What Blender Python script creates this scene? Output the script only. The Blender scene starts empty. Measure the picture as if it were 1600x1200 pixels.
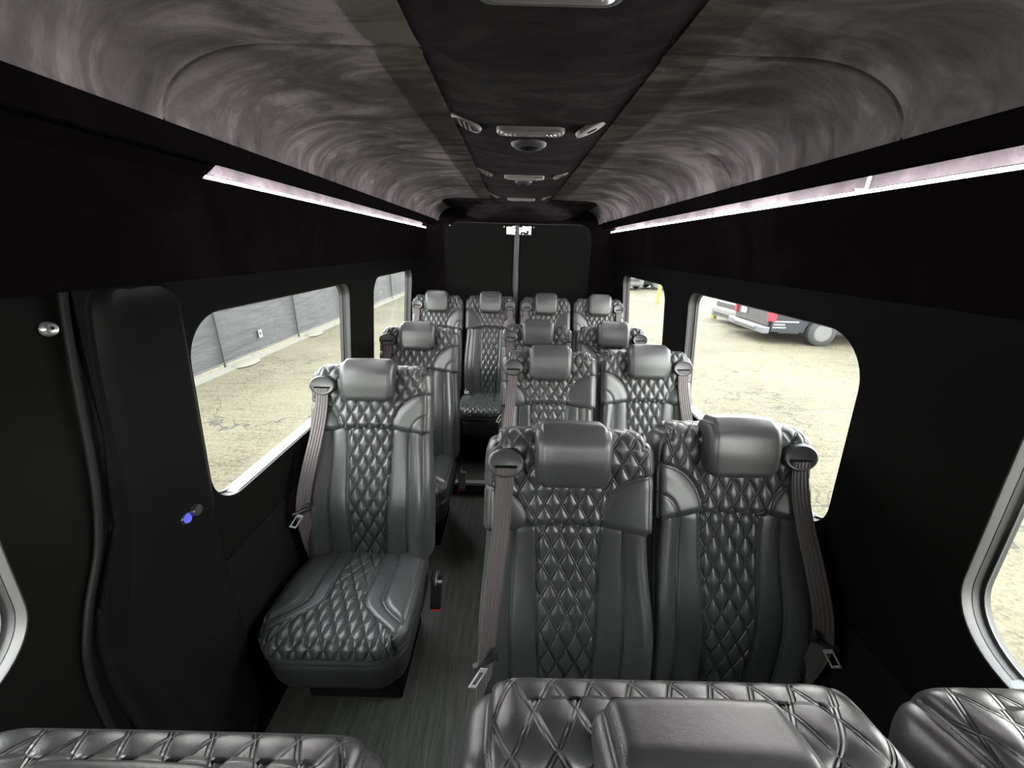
import bpy, bmesh, math, random
import numpy as np
from mathutils import Vector, Matrix
from mathutils.geometry import delaunay_2d_cdt
R = math.radians
random.seed(7)
S = bpy.context.scene
COL = S.collection

# ------------------------------------------------------------------ camera
F_PX = 600.0
PITCH, YAW, ROLL = 19.54, -0.15, 1.5
CAM = Vector((-0.03, 0.0, 1.68))
cam_d = bpy.data.cameras.new('camera')
cam_d.sensor_fit = 'HORIZONTAL'; cam_d.sensor_width = 36.0
cam_d.lens = 36.0 * F_PX / 1600.0
cam_d.clip_start = 0.01; cam_d.clip_end = 500
cam = bpy.data.objects.new('camera', cam_d); COL.objects.link(cam)
m = (Matrix.Rotation(R(YAW), 4, 'Z') @ Matrix.Rotation(R(90 - PITCH), 4, 'X') @ Matrix.Rotation(R(ROLL), 4, 'Z'))
cam.matrix_world = Matrix.Translation(CAM) @ m
S.camera = cam

# ------------------------------------------------------------------ world, sun, exposure
w = bpy.data.worlds.new('sky'); S.world = w; w.use_nodes = True
nt = w.node_tree; nt.nodes.clear()
out = nt.nodes.new('ShaderNodeOutputWorld'); bg = nt.nodes.new('ShaderNodeBackground')
tc = nt.nodes.new('ShaderNodeTexCoord'); sep = nt.nodes.new('ShaderNodeSeparateXYZ')
rp = nt.nodes.new('ShaderNodeValToRGB')
nt.links.new(tc.outputs['Generated'], sep.inputs[0]); nt.links.new(sep.outputs['Z'], rp.inputs[0])
rp.color_ramp.elements[0].position = 0.0; rp.color_ramp.elements[0].color = (1.0, 1.0, 0.98, 1)
rp.color_ramp.elements[1].position = 0.8; rp.color_ramp.elements[1].color = (0.90, 0.95, 1.0, 1)
nt.links.new(rp.outputs[0], bg.inputs[0]); nt.links.new(bg.outputs[0], out.inputs[0])
bg.inputs[1].default_value = 28
sun_d = bpy.data.lights.new('sun', 'SUN'); sun_d.energy = 7.0; sun_d.angle = R(12); sun_d.color = (1, 0.95, 0.82)
sun = bpy.data.objects.new('sun', sun_d); COL.objects.link(sun)
sun.rotation_euler = (R(8), R(-6), 0)
S.view_settings.view_transform = 'Standard'; S.view_settings.look = 'None'
S.view_settings.gamma = 1.0; S.view_settings.use_curve_mapping = False
S.view_settings.exposure = 0.0
S.cycles.max_bounces = 10; S.cycles.transparent_max_bounces = 16
S.cycles.sample_clamp_indirect = 8.0

# ------------------------------------------------------------------ materials
def mat(name, col, rough=0.5, metal=0.0, spec=0.5, **kw):
    mt = bpy.data.materials.new(name); mt.use_nodes = True
    b = mt.node_tree.nodes['Principled BSDF']
    b.inputs['Base Color'].default_value = (*col, 1); b.inputs['Roughness'].default_value = rough
    b.inputs['Metallic'].default_value = metal; b.inputs['Specular IOR Level'].default_value = spec
    for k, v in kw.items(): b.inputs[k.replace('_', ' ')].default_value = v
    return mt
def nodes(mt): return mt.node_tree.nodes, mt.node_tree.links, mt.node_tree.nodes['Principled BSDF']
class NB:
    """tiny maths helper for node trees"""
    def __init__(s, mt): s.n, s.l, s.b = nodes(mt)
    def math(s, op, a, b=None, clamp=False):
        x = s.n.new('ShaderNodeMath'); x.operation = op; x.use_clamp = clamp
        for i, v in enumerate((a, b)):
            if v is None: continue
            if isinstance(v, (int, float)): x.inputs[i].default_value = v
            else: s.l.new(v, x.inputs[i])
        return x.outputs[0]
    def noise(s, scale, detail=2, rough=.5, dist=0, vec=None, stretch=None):
        t = s.n.new('ShaderNodeTexNoise'); t.inputs['Scale'].default_value = scale
        t.inputs['Detail'].default_value = detail; t.inputs['Roughness'].default_value = rough
        t.inputs['Distortion'].default_value = dist
        if vec is None: vec = s.n.new('ShaderNodeTexCoord').outputs['Object']
        if stretch:
            mp = s.n.new('ShaderNodeMapping'); mp.inputs['Scale'].default_value = stretch
            s.l.new(vec, mp.inputs[0]); vec = mp.outputs[0]
        s.l.new(vec, t.inputs['Vector']); return t.outputs['Fac']
    def ramp(s, fac, stops):
        r = s.n.new('ShaderNodeValToRGB'); s.l.new(fac, r.inputs[0]); e = r.color_ramp.elements
        while len(e) < len(stops): e.new(0.5)
        for i, (p, c) in enumerate(stops): e[i].position = p; e[i].color = (*c, 1) if len(c) == 3 else c
        return r.outputs[0]
    def bump(s, h, dist, strength=1.0, prev=None):
        x = s.n.new('ShaderNodeBump'); x.inputs['Distance'].default_value = dist
        x.inputs['Strength'].default_value = strength; s.l.new(h, x.inputs['Height'])
        if prev is not None: s.l.new(prev, x.inputs['Normal'])
        return x.outputs[0]

PW, PH = 0.046, 0.088          # diamond width and height
GRAD = math.hypot(1 / PW, 1 / PH)
def leather(name, col=(0.016, 0.017, 0.019), rough=0.36, quilt=True):
    mt = mat(name, col, rough, spec=0.55)
    q = NB(mt)
    grain = q.noise(900, 3, .6)
    soft = q.noise(38, 3, .5)
    nrm = q.bump(grain, 0.0006, .35)
    nrm = q.bump(soft, 0.002, .25, nrm)
    if quilt:
        at = q.n.new('ShaderNodeAttribute'); at.attribute_name = 'quv'
        sp = q.n.new('ShaderNodeSeparateXYZ'); q.l.new(at.outputs['Vector'], sp.inputs[0])
        u, s_, mk = sp.outputs
        a = q.math('ADD', q.math('DIVIDE', u, PW), q.math('DIVIDE', s_, PH))
        b = q.math('SUBTRACT', q.math('DIVIDE', u, PW), q.math('DIVIDE', s_, PH))
        def dist(v): return q.math('DIVIDE', q.math('ABSOLUTE', q.math('SUBTRACT', q.math('FRACT', q.math('ADD', v, 200.5)), 0.5)), GRAD)
        da, db = dist(a), dist(b)
        d = q.math('MINIMUM', da, db)
        ln = q.math('SUBTRACT', 1.0, q.math('DIVIDE', q.math('ABSOLUTE', q.math('SUBTRACT', d, 0.0021)), 0.0017), clamp=True)
        ln = q.math('MULTIPLY', ln, q.math('GREATER_THAN', mk, 0.5))
        # dashed thread
        dash = q.math('GREATER_THAN', q.math('FRACT', q.math('MULTIPLY', s_, 230.0)), 0.4)
        at2 = q.n.new('ShaderNodeAttribute'); at2.attribute_name = 'sd'
        sd = at2.outputs['Fac']
        l2 = q.math('SUBTRACT', 1.0, q.math('DIVIDE', q.math('ABSOLUTE', sd), 0.0016), clamp=True)
        l3 = q.math('SUBTRACT', 1.0, q.math('DIVIDE', q.math('ABSOLUTE', q.math('SUBTRACT', sd, 0.0055)), 0.0009), clamp=True)
        l3 = q.math('MULTIPLY', l3, q.math('MULTIPLY', dash, 0.6))
        h = q.math('SUBTRACT', 1.0, q.math('MAXIMUM', q.math('MAXIMUM', ln, l2), l3), clamp=True)
        nrm = q.bump(h, 0.0022, .9, nrm)
        mx = q.n.new('ShaderNodeMix'); mx.data_type = 'RGBA'
        mx.inputs[6].default_value = (0.006, 0.006, 0.007, 1); mx.inputs[7].default_value = (*col, 1)
        q.l.new(h, mx.inputs[0]); q.l.new(mx.outputs[2], q.b.inputs['Base Color'])
    rr = q.math('ADD', q.math('MULTIPLY', soft, 0.06), rough - .03)
    q.l.new(rr, q.b.inputs['Roughness'])
    q.l.new(nrm, q.b.inputs['Normal'])
    return mt
M = {}
M['leather'] = leather('black_quilted_leather', col=(0.036, 0.037, 0.0375), rough=.33)
M['leather_plain'] = leather('black_leather', col=(0.045, 0.047, 0.05), rough=.40, quilt=False)
M['skirt'] = mat('black_vinyl_skirt', (0.014, 0.014, 0.0142), .6)
M['plastic'] = mat('black_plastic', (0.018, 0.018, 0.019), .35)
M['bezel'] = mat('charcoal_plastic', (0.028, 0.028, 0.030), .38)
M['chrome'] = mat('chrome', (0.85, 0.85, 0.86), .28, .7)
M['steel'] = mat('brushed_steel', (0.45, 0.45, 0.46), .5, .8)
M['red'] = mat('red_plastic', (0.75, 0.03, 0.05), .4)
M['slot'] = mat('slot_black', (0.002, 0.002, 0.002), .9, spec=.1)
def webbing():
    mt = mat('webbing', (0.052, 0.043, 0.042), .55, spec=.4, Sheen_Weight=.25)
    q = NB(mt)
    at = q.n.new('ShaderNodeAttribute'); at.attribute_name = 'quv'
    sp = q.n.new('ShaderNodeSeparateXYZ'); q.l.new(at.outputs['Vector'], sp.inputs[0])
    st = q.math('SINE', q.math('MULTIPLY', sp.outputs[0], 2 * math.pi / .0095))
    q.l.new(q.bump(st, 0.0008, .6), q.b.inputs['Normal'])
    return mt
M['webbing'] = webbing()
def suede(name, c0, c1, sheen=.0, stretch=(1.0, 2.1, 1.0)):
    mt = mat(name, c0, 1.0, spec=.02)
    q = NB(mt)
    n1 = q.noise(3.2, 8, .66, 1.6, stretch=stretch)
    n2 = q.noise(1.6, 5, .6, .5)
    f = q.math('ADD', q.math('MULTIPLY', n1, .55), q.math('MULTIPLY', n2, .45))
    q.l.new(q.ramp(f, [(0.40, c0), (0.50, tuple((a + b) / 2.6 for a, b in zip(c0, c1))), (0.60, c1)]), q.b.inputs['Base Color'])
    q.b.inputs['Sheen Weight'].default_value = sheen; q.b.inputs['Sheen Roughness'].default_value = .5
    q.l.new(q.bump(q.noise(420, 3, .7), 0.002, .5), q.b.inputs['Normal'])
    return mt
M['suede'] = suede('charcoal_suede', (0.090, 0.082, 0.083), (0.33, 0.303, 0.306))
M['pod'] = suede('dark_suede', (0.006, 0.0052, 0.0052), (0.026, 0.023, 0.0235), .0)
M['valance'] = suede('black_suede', (0.0035, 0.0028, 0.003), (0.007, 0.0055, 0.006), .0)
M['cove'] = suede('grey_suede', (0.014, 0.0125, 0.013), (0.040, 0.036, 0.0375), .0)
def panelmat(name, col, rough):
    mt = mat(name, col, rough, spec=.05); q = NB(mt)
    q.l.new(q.bump(q.noise(600, 2, .6), 0.0008, .35), q.b.inputs['Normal']); return mt
M['panel'] = panelmat('black_wall_panel', (0.0042, 0.0041, 0.0040), .6)
M['carpet'] = panelmat('black_carpet', (0.006, 0.0063, 0.006), .9)
M['gasket'] = mat('rubber_gasket', (0.012, 0.012, 0.012), .5)
M['seal'] = mat('matt_door_seal', (0.005, 0.005, 0.005), .6, spec=.2)
M['flange'] = mat('grey_window_flange', (0.05, 0.05, 0.05), .42, spec=.4)
M['sill'] = mat('grey_window_sill', (0.07, 0.076, 0.08), .4)
def floor_mat():
    mt = mat('dark_wood_floor', (0.05, 0.052, 0.048), .42); q = NB(mt)
    f = q.noise(9, 5, .65, 1.2, stretch=(5, .35, 1))
    g = q.noise(60, 3, .6, .5, stretch=(3, .06, 1))
    ff = q.math('ADD', q.math('MULTIPLY', f, .6), q.math('MULTIPLY', g, .4))
    q.l.new(q.ramp(ff, [(0.35, (0.035, 0.037, 0.033)), (0.5, (0.065, 0.068, 0.06)), (0.68, (0.12, 0.122, 0.108))]), q.b.inputs['Base Color'])
    q.l.new(q.bump(ff, 0.001, .5), q.b.inputs['Normal']); return mt
M['floor'] = floor_mat()
def glass(name, tint):
    mt = bpy.data.materials.new(name); mt.use_nodes = True; n = mt.node_tree.nodes; l = mt.node_tree.links; n.clear()
    o = n.new('ShaderNodeOutputMaterial'); t = n.new('ShaderNodeBsdfTransparent'); g = n.new('ShaderNodeBsdfGlossy')
    fr = n.new('ShaderNodeLayerWeight'); mx = n.new('ShaderNodeMixShader')
    t.inputs[0].default_value = (*tint, 1); g.inputs['Roughness'].default_value = .02; fr.inputs[0].default_value = .5
    pw = n.new('ShaderNodeMath'); pw.operation = 'POWER'; pw.inputs[1].default_value = 5; l.new(fr.outputs['Facing'], pw.inputs[0])
    ad = n.new('ShaderNodeMath'); ad.operation = 'MULTIPLY_ADD'; ad.inputs[1].default_value = .9; ad.inputs[2].default_value = .04; l.new(pw.outputs[0], ad.inputs[0])
    l.new(ad.outputs[0], mx.inputs[0]); l.new(t.outputs[0], mx.inputs[1]); l.new(g.outputs[0], mx.inputs[2]); l.new(mx.outputs[0], o.inputs[0])
    return mt
M['glass'] = glass('tinted_glass', (0.62, 0.625, 0.60))
M['clear_glass'] = glass('clear_glass', (0.97, 0.98, 0.97))
def emit(name, col, st):
    mt = mat(name, (0, 0, 0), .6); b = mt.node_tree.nodes['Principled BSDF']
    b.inputs['Emission Color'].default_value = (*col, 1); b.inputs['Emission Strength'].default_value = st; return mt
M['led'] = emit('led_strip', (1.0, 0.93, 0.97), 430.0)
M['blue'] = emit('blue_led', (0.06, 0.06, 1.0), 2.0)
M['lens'] = mat('frosted_lens', (0.13, 0.135, 0.12), .25, spec=.6)
M['lens_dark'] = mat('grey_vent_plastic', (0.06, 0.06, 0.054), .5)
M['ring'] = mat('screw_metal', (0.5, 0.5, 0.48), .25, .8)

# ------------------------------------------------------------------ object helpers
def link(name, me, mt=None, parent=None):
    o = bpy.data.objects.new(name, me); COL.objects.link(o)
    if mt is not None:
        for x in (mt if isinstance(mt, (list, tuple)) else [mt]): me.materials.append(x)
    if parent is not None: o.parent = parent
    return o
def tag(o, label=None, cat=None, group=None, kind=None):
    if label: o['label'] = label
    if cat: o['category'] = cat
    if group: o['group'] = group
    if kind: o['kind'] = kind
    return o
def empty(name, loc=(0, 0, 0), rz=0):
    o = bpy.data.objects.new(name, None); COL.objects.link(o); o.location = loc; o.rotation_euler.z = rz
    o.empty_display_size = .1; return o
def struct(o): o['kind'] = 'structure'; return o
def smooth_mesh(me, v=True):
    me.polygons.foreach_set('use_smooth', [v] * len(me.polygons)); me.update()
class MB:
    def __init__(s): s.v = []; s.f = []; s.mi = []
    def add(s, vs, fs, mi=0):
        k = len(s.v); s.v += [tuple(p) for p in vs]; s.f += [tuple(i + k for i in f) for f in fs]; s.mi += [mi] * len(fs)
    def box(s, x0, x1, y0, y1, z0, z1, mi=0, M4=None):
        vs = [Vector((x, y, z)) for x in (x0, x1) for y in (y0, y1) for z in (z0, z1)]
        if M4 is not None: vs = [M4 @ p for p in vs]
        s.add(vs, [(0, 1, 3, 2), (4, 6, 7, 5), (0, 4, 5, 1), (2, 3, 7, 6), (0, 2, 6, 4), (1, 5, 7, 3)], mi)
    def loft(s, rings, closed=True, caps=True, mi=0):
        n = len(rings[0]); k = len(s.v)
        for r in rings: s.v += [tuple(p) for p in r]
        for i in range(len(rings) - 1):
            for j in range(n if closed else n - 1):
                a = k + i * n + j; b = k + i * n + (j + 1) % n
                s.f.append((a, b, b + n, a + n)); s.mi.append(mi)
        if caps and closed:
            s.f.append(tuple(range(k + n - 1, k - 1, -1))); s.mi.append(mi)
            e = k + (len(rings) - 1) * n; s.f.append(tuple(range(e, e + n))); s.mi.append(mi)
    def tube(s, pts, r, n=10, mi=0):
        pts = [Vector(p) for p in pts]; rings = []
        up = Vector((0, 0, 1)) if abs((pts[-1] - pts[0]).normalized().z) < .7 else Vector((1, 0, 0))
        for i, p in enumerate(pts):
            t = (pts[min(i + 1, len(pts) - 1)] - pts[max(i - 1, 0)]).normalized()
            a = t.cross(up if abs(t.dot(up)) < .95 else Vector((1, 0, 0))).normalized(); b = t.cross(a)
            rr = r[i] if isinstance(r, (list, tuple)) else r
            rings.append([p + rr * (math.cos(q) * a + math.sin(q) * b) for q in [2 * math.pi * k / n for k in range(n)]])
        s.loft(rings, mi=mi)
    def lathe(s, prof, c, axis='Z', n=32, mi=0, M4=None, sx=1, sy=1):
        rings = []
        for r_, h in prof:
            ring = []
            for k in range(n):
                q = 2 * math.pi * k / n; a, b = r_ * math.cos(q) * sx, r_ * math.sin(q) * sy
                p = Vector((a, b, h)) if axis == 'Z' else (Vector((h, a, b)) if axis == 'X' else Vector((b, h, a)))
                ring.append((M4 @ p if M4 is not None else p) + Vector(c))
            rings.append(ring)
        s.loft(rings, mi=mi)
    def build(s, name, mt, parent=None, smooth=False, bevel=0, segs=2, auto=True):
        me = bpy.data.meshes.new(name); me.from_pydata(s.v, [], s.f); me.validate()
        o = link(name, me, mt, parent)
        for p, i in zip(me.polygons, s.mi): p.material_index = i
        bm = bmesh.new(); bm.from_mesh(me); bmesh.ops.recalc_face_normals(bm, faces=bm.faces)
        if bevel:
            bmesh.ops.bevel(bm, geom=[e for e in bm.edges if len(e.link_faces) == 2 and e.calc_face_angle(0) > .5], offset=bevel, segments=segs, affect='EDGES', profile=.5)
        if smooth:
            for f in bm.faces: f.smooth = True
            for e in bm.edges: e.smooth = not (len(e.link_faces) == 2 and e.calc_face_angle(0) > R(40))
        bm.to_mesh(me); bm.free(); return o

# ------------------------------------------------------------------ padded leather slab
def smst(a, b, x):
    t = np.clip((x - a) / (b - a), 0, 1); return t * t * (3 - 2 * t)
def box_grid(W, H, T, st, back=.03):
    nx, nz, ny = max(2, round(W / st)), max(2, round(H / st)), max(2, round(T / (st * 1.3)))
    xs = np.linspace(-W / 2, W / 2, nx + 1); zs = np.linspace(-H / 2, H / 2, nz + 1); ys = np.linspace(-T / 2, T / 2, ny + 1)
    idx = {}; V = []; Fc = []
    def vid(i, j, k):
        key = (i, j, k); r = idx.get(key)
        if r is None: r = idx[key] = len(V); V.append((xs[i], ys[j], zs[k]))
        return r
    for i in range(nx):
        for k in range(nz):
            Fc.append((vid(i, 0, k), vid(i + 1, 0, k), vid(i + 1, 0, k + 1), vid(i, 0, k + 1)))
            Fc.append((vid(i, ny, k), vid(i, ny, k + 1), vid(i + 1, ny, k + 1), vid(i + 1, ny, k)))
    for j in range(ny):
        for k in range(nz):
            Fc.append((vid(0, j, k), vid(0, j, k + 1), vid(0, j + 1, k + 1), vid(0, j + 1, k)))
            Fc.append((vid(nx, j, k), vid(nx, j + 1, k), vid(nx, j + 1, k + 1), vid(nx, j, k + 1)))
        for i in range(nx):
            Fc.append((vid(i, j, 0), vid(i, j + 1, 0), vid(i + 1, j + 1, 0), vid(i + 1, j, 0)))
            Fc.append((vid(i, j, nz), vid(i + 1, j, nz), vid(i + 1, j + 1, nz), vid(i, j + 1, nz)))
    return np.array(V), np.array(Fc)
def vnormals(V, Fc):
    a, b, c, d = (V[Fc[:, i]] for i in range(4)); n = np.cross(c - a, d - b)
    N = np.zeros_like(V)
    for i in range(4): np.add.at(N, Fc[:, i], n)
    return N / (np.linalg.norm(N, axis=1)[:, None] + 1e-12)
def pad(name, W, H, T, Rr, rtop, rbot, field, warp, mt, st=.004, flip=False):
    """rounded slab; front is -Y, s runs down from the top edge and carries on over the top"""
    V, Fc = box_grid(W, H, T, st)
    P = V.copy()
    hd = np.array([W / 2, T / 2, H / 2])
    core = np.clip(P, -(hd - Rr), hd - Rr); dv = P - core
    ln = np.linalg.norm(dv, axis=1); mx = np.abs(dv).max(1)
    P = core + np.where(ln[:, None] > 1e-9, dv / (ln[:, None] + 1e-12) * np.where(np.abs(dv).max(1) > 0, mx, 0)[:, None], 0)
    for top in (True, False):
        rc = rtop if top else rbot
        cx = W / 2 - rc; cz = H / 2 - rc
        zz = P[:, 2] if top else -P[:, 2]
        mkk = (np.abs(P[:, 0]) > cx) & (zz > cz)
        dx = np.abs(P[:, 0]) - cx; dz = zz - cz
        l2 = np.hypot(dx, dz); fac = np.where(l2 > 1e-9, np.maximum(dx, dz) / (l2 + 1e-12), 1)
        nx = np.sign(P[:, 0]) * (cx + dx * fac); nz = (cz + dz * fac) * (1 if top else -1)
        P[:, 0] = np.where(mkk, nx, P[:, 0]); P[:, 2] = np.where(mkk, nz, P[:, 2])
    back = V[:, 1] > T / 2 - 1e-6
    t_ = V[:, 1] + T / 2
    side = np.abs(V[:, 0]) > W / 2 - 1e-6; onf = (V[:, 1] < -T / 2 + 1e-6); topf = V[:, 2] > H / 2 - 1e-6
    u = V[:, 0] + np.where(side & ~topf, np.sign(V[:, 0]) * t_, 0)
    s = (H / 2 - V[:, 2]) - np.where(topf, t_, 0)
    act = (onf | topf | side) & ~back
    disp, msk, sd = field(u, s, side & ~topf, topf)
    disp = np.where(act, disp, 0); msk = np.where(act, msk, 0); sd = np.where(act, sd, .05)
    N = vnormals(P, Fc)
    P = P + N * disp[:, None]
    P = warp(P, u, s)
    if flip: Fc = Fc[:, ::-1]
    me = bpy.data.meshes.new(name); me.from_pydata(P.tolist(), [], Fc.tolist()); me.update(); smooth_mesh(me)
    a = me.attributes.new('quv', 'FLOAT_VECTOR', 'POINT')
    a.data.foreach_set('vector', np.stack([u, s, msk], 1).astype(np.float32).ravel())
    b = me.attributes.new('sd', 'FLOAT', 'POINT'); b.data.foreach_set('value', sd.astype(np.float32))
    me.materials.append(mt)
    return me
def puff(u, s, A):
    fa = np.abs((u / PW + s / PH + 200.5) % 1 - .5) * 2; fb = np.abs((u / PW - s / PH + 200.5) % 1 - .5) * 2
    m_ = np.minimum(fa, fb)
    return A * (0.68 * (1 - (1 - m_) ** 3.0) + 0.32 * np.sqrt(np.clip(fa * fb, 0, 1)))
def groove(d, depth=.0035, wd=.005): return -depth * np.exp(-(d / wd) ** 2)

# backrest frame: y back, z up; front plane leans back 15 degrees
RC = R(15); DN = Vector((0, -math.sin(RC), -math.cos(RC))); NF = Vector((0, -math.cos(RC), math.sin(RC)))
TOPF = Vector((0, .205, 1.215))
def back_pt(u, s, off=0): return Vector((u, 0, 0)) + TOPF + DN * s + NF * off
def place_back(P, s_center, T, off=0):
    """slab coordinates to seat coordinates; slab centre sits at s_center, front at offset off"""
    B = np.array([[1, 0, 0], list(-NF), list(-DN)])
    c = np.array(back_pt(0, s_center, off)) + np.array(-NF) * T / 2
    return P @ B + c

def upper_mesh(mirror, arc):
    W, H, T = .470, .300, .115
    sg = -1 if mirror else 1
    def field(u, s, side, topf):
        v = u * sg
        q1 = np.sqrt(((.238 - v) / .150) ** 2 + ((.285 - s) / .170) ** 2)   # bolster away from the belt
        q2 = np.sqrt(((v + .238) / .125) ** 2 + ((.285 - s) / .130) ** 2)   # wedge under the belt guide
        d1 = (q1 - 1) * .15; d2 = (q2 - 1) * .12
        d1 = np.where((s < .11) | (v < 0), .05, d1); d2 = np.where((s < .13) | (v > 0), .05, d2)
        edge = W / 2 - .014 - np.abs(u)
        ins = np.minimum(np.minimum(d1, d2), edge)
        ins = np.where(topf, np.minimum(edge, .105 + s), ins)
        msk = smst(-.001, .001, ins)
        amp = smst(0, .010, ins)
        disp = puff(u, s, .0080) * amp * (.32 + .68 * smst(-.01, .06, s))
        seams = np.minimum(np.abs(d1), np.abs(d2)); seams = np.minimum(seams, np.abs(edge))
        d3 = np.abs(q1 - .5) * .15 if arc else np.full_like(u, .05)
        d3 = np.where((s < .11) | (v < 0) | side, .05, d3)
        seams = np.minimum(seams, d3)
        disp = disp + groove(seams)
        bol = ((d1 < 0) | (d2 < 0)) & ~side
        disp = disp + np.where(bol, .004 * smst(0, -.03, np.minimum(d1, d2)), 0)
        return disp, np.where(side, 0, msk), seams
    def warp(P, u, s):
        x, y, z = P[:, 0].copy(), P[:, 1].copy(), P[:, 2].copy()
        tz = H / 2
        arch = .120 * np.clip(1 - (x / .235) ** 2, 0, 1)
        z = tz - (tz - z) * (1 - arch)
        x = x * (1 - .035 * smst(.05, .15, z))
        y = y + np.where(y < 0, -.012 * smst(.10, .22, np.abs(x)) + .010, 0) - .012 * smst(.02, -.14, z) * (y < 0)
        return place_back(np.stack([x, y, z], 1), H / 2, T, .0)
    return pad('backrest_upper', W, H, T, .040, .062, .035, field, warp, M['leather'])
def lower_mesh(mirror):
    W, H, T = .455, .60, .12
    s0 = .235
    def field(u, s, side, topf):
        qe = .090 - .028 * (s / .55)
        ins = qe - np.abs(u)
        d1 = np.abs(ins); d2 = np.abs(np.abs(u) - (.152 - .008 * s / .55)); d3 = np.abs(W / 2 - .016 - np.abs(u))
        msk = smst(-.001, .001, ins)
        sm_ = np.minimum(np.minimum(d1, d2), d3)
        disp = puff(u, s, .0085) * smst(0, .010, ins) + groove(sm_, .0045, .006)
        disp = disp + .020 * np.sin(np.clip((np.abs(u) - .150) / .085, 0, 1) * np.pi) * (~side) + np.where((np.abs(u) > qe) & (np.abs(u) < .152), .003 * np.sin(np.clip((np.abs(u) - qe) / (.152 - qe), 0, 1) * np.pi), 0)
        return np.where(topf, 0, disp), np.where(side | topf, 0, msk), sm_
    def warp(P, u, s):
        x, y, z = P[:, 0].copy(), P[:, 1].copy(), P[:, 2].copy()
        k = smst(.26, -.02, z)
        x = x * (1 + .062 * k)
        y = y + np.where(y < 0, -.020 * k * smst(.12, .24, np.abs(x)) - .036 * np.exp(-((z + .06) / .17) ** 2), 0)
        return place_back(np.stack([x, y, z], 1), s0 + H / 2, T, -.012)
    return pad('backrest_lower', W, H, T, .045, .03, .05, field, warp, M['leather'])
def cushion_mesh():
    W, H, T = .475, .50, .095
    def field(u, s, side, topf):
        b = .066 + .185 * (1 - smst(-.01, .20, s)); b2 = b + .058
        b = np.minimum(b, W / 2 - .014); b2 = np.minimum(b2, W / 2 - .014)
        ins = b - np.abs(u)
        ins = np.where(topf, np.minimum(ins, .045 + s), ins)
        d1 = np.abs(b - np.abs(u)); d2 = np.where(s > .03, np.abs(b2 - np.abs(u)), .05)
        d3 = np.abs(W / 2 - .014 - np.abs(u)); d4 = np.where(topf, np.abs(.045 + s), .05)
        d5 = np.where(side, np.abs(np.abs(u) - W / 2 - .045), .05)
        msk = smst(-.001, .001, ins)
        sm_ = np.minimum.reduce([d1, d2, d3, d4, d5])
        sm_ = np.where(topf & (s < -.05), .05, sm_)
        disp = puff(u, s, .0062) * smst(0, .010, ins) + groove(sm_, .004, .006)
        disp += np.where(~side & (np.abs(u) > b2) & ~topf, .008 * smst(0, .03, np.abs(u) - b2), 0)
        return disp, np.where(side, 0, msk), sm_
    def warp(P, u, s):
        x, y, z = P[:, 0].copy(), P[:, 1].copy(), P[:, 2].copy()
        x = x * (1 - .05 * smst(0, -.25, z))
        # slab top (z=+H/2) is the front lip; front face (-y) becomes the upper face
        Y = -.425 + (H / 2 - z) * .97; Z = .478 - T / 2 - y
        Z = Z - .028 * smst(-.20, .06, Y) - .022 * np.clip((-.36 - Y) / .09, 0, 1) ** 2
        return np.stack([x, Y, Z], 1)
    return pad('seat_cushion', W, H, T, .036, .105, .04, field, warp, M['leather'], flip=True)
def skirt_mesh():
    W, H, T = .458, .46, .14
    z0 = lambda u, s, a, b: (np.zeros_like(u), np.zeros_like(u), np.full_like(u, .05))
    def warp(P, u, s):
        x, y, z = P[:, 0].copy(), P[:, 1].copy(), P[:, 2].copy()
        k = 1 - .03 * smst(-.05, .065, y)
        return np.stack([x * k, (-.418 + (H / 2 - z)) * k, .39 - T / 2 - y], 1)
    return pad('seat_skirt', W, H, T, .02, .10, .04, z0, warp, M['skirt'], st=.02, flip=True)
def headrest_mesh():
    W, H, T = .200, .168, .098
    def field(u, s, side, topf):
        d = np.abs(W / 2 - .012 - np.abs(u)); d = np.where(side, .05, d)
        return groove(d, .002, .003) + .003 * np.cos(np.clip(u / .104, -1, 1) * np.pi / 2) * (~side), np.zeros_like(u), d
    def warp(P, u, s):
        x, y, z = P[:, 0].copy(), P[:, 1].copy(), P[:, 2].copy()
        y = y + (.010 * smst(0.0, -.09, z) + .026 * np.clip((z - .02) / .064, 0, 1) ** 2) * np.clip((T / 2 - y) / T, 0, 1)
        x = x * (1 - .03 * smst(.0, -.09, z))
        return place_back(np.stack([x, y, z], 1),  .056, T, .052)
    return pad('headrest', W, H, T, .020, .030, .032, field, warp, M['leather'], st=.005)

def ribbon(name, pts, wdir, width, mt, th=.0016):
    """flat strap along pts with width direction wdir"""
    pts = [Vector(p) for p in pts]; V = []; Fc = []; A = []
    L = 0
    for i, p in enumerate(pts):
        t = (pts[min(i + 1, len(pts) - 1)] - pts[max(i - 1, 0)]).normalized()
        wd = (Vector(wdir[i]) - t * t.dot(Vector(wdir[i]))).normalized(); n = t.cross(wd)
        if i: L += (p - pts[i - 1]).length
        for a, b in ((-1, -1), (0, -1), (1, -1), (1, 1), (0, 1), (-1, 1)):
            V.append(p + wd * a * width / 2 + n * b * th / 2); A.append((a * width / 2, L, 0))
    for i in range(len(pts) - 1):
        for j in range(6):
            Fc.append((i * 6 + j, i * 6 + (j + 1) % 6, i * 6 + 6 + (j + 1) % 6, i * 6 + 6 + j))
    Fc.append(tuple(range(6))); e = (len(pts) - 1) * 6; Fc.append(tuple(e + k for k in range(5, -1, -1)))
    me = bpy.data.meshes.new(name); me.from_pydata([tuple(v) for v in V], [], Fc); me.update()
    at = me.attributes.new('quv', 'FLOAT_VECTOR', 'POINT'); at.data.foreach_set('vector', np.array(A, dtype=np.float32).ravel())
    me.materials.append(mt); return me
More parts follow.
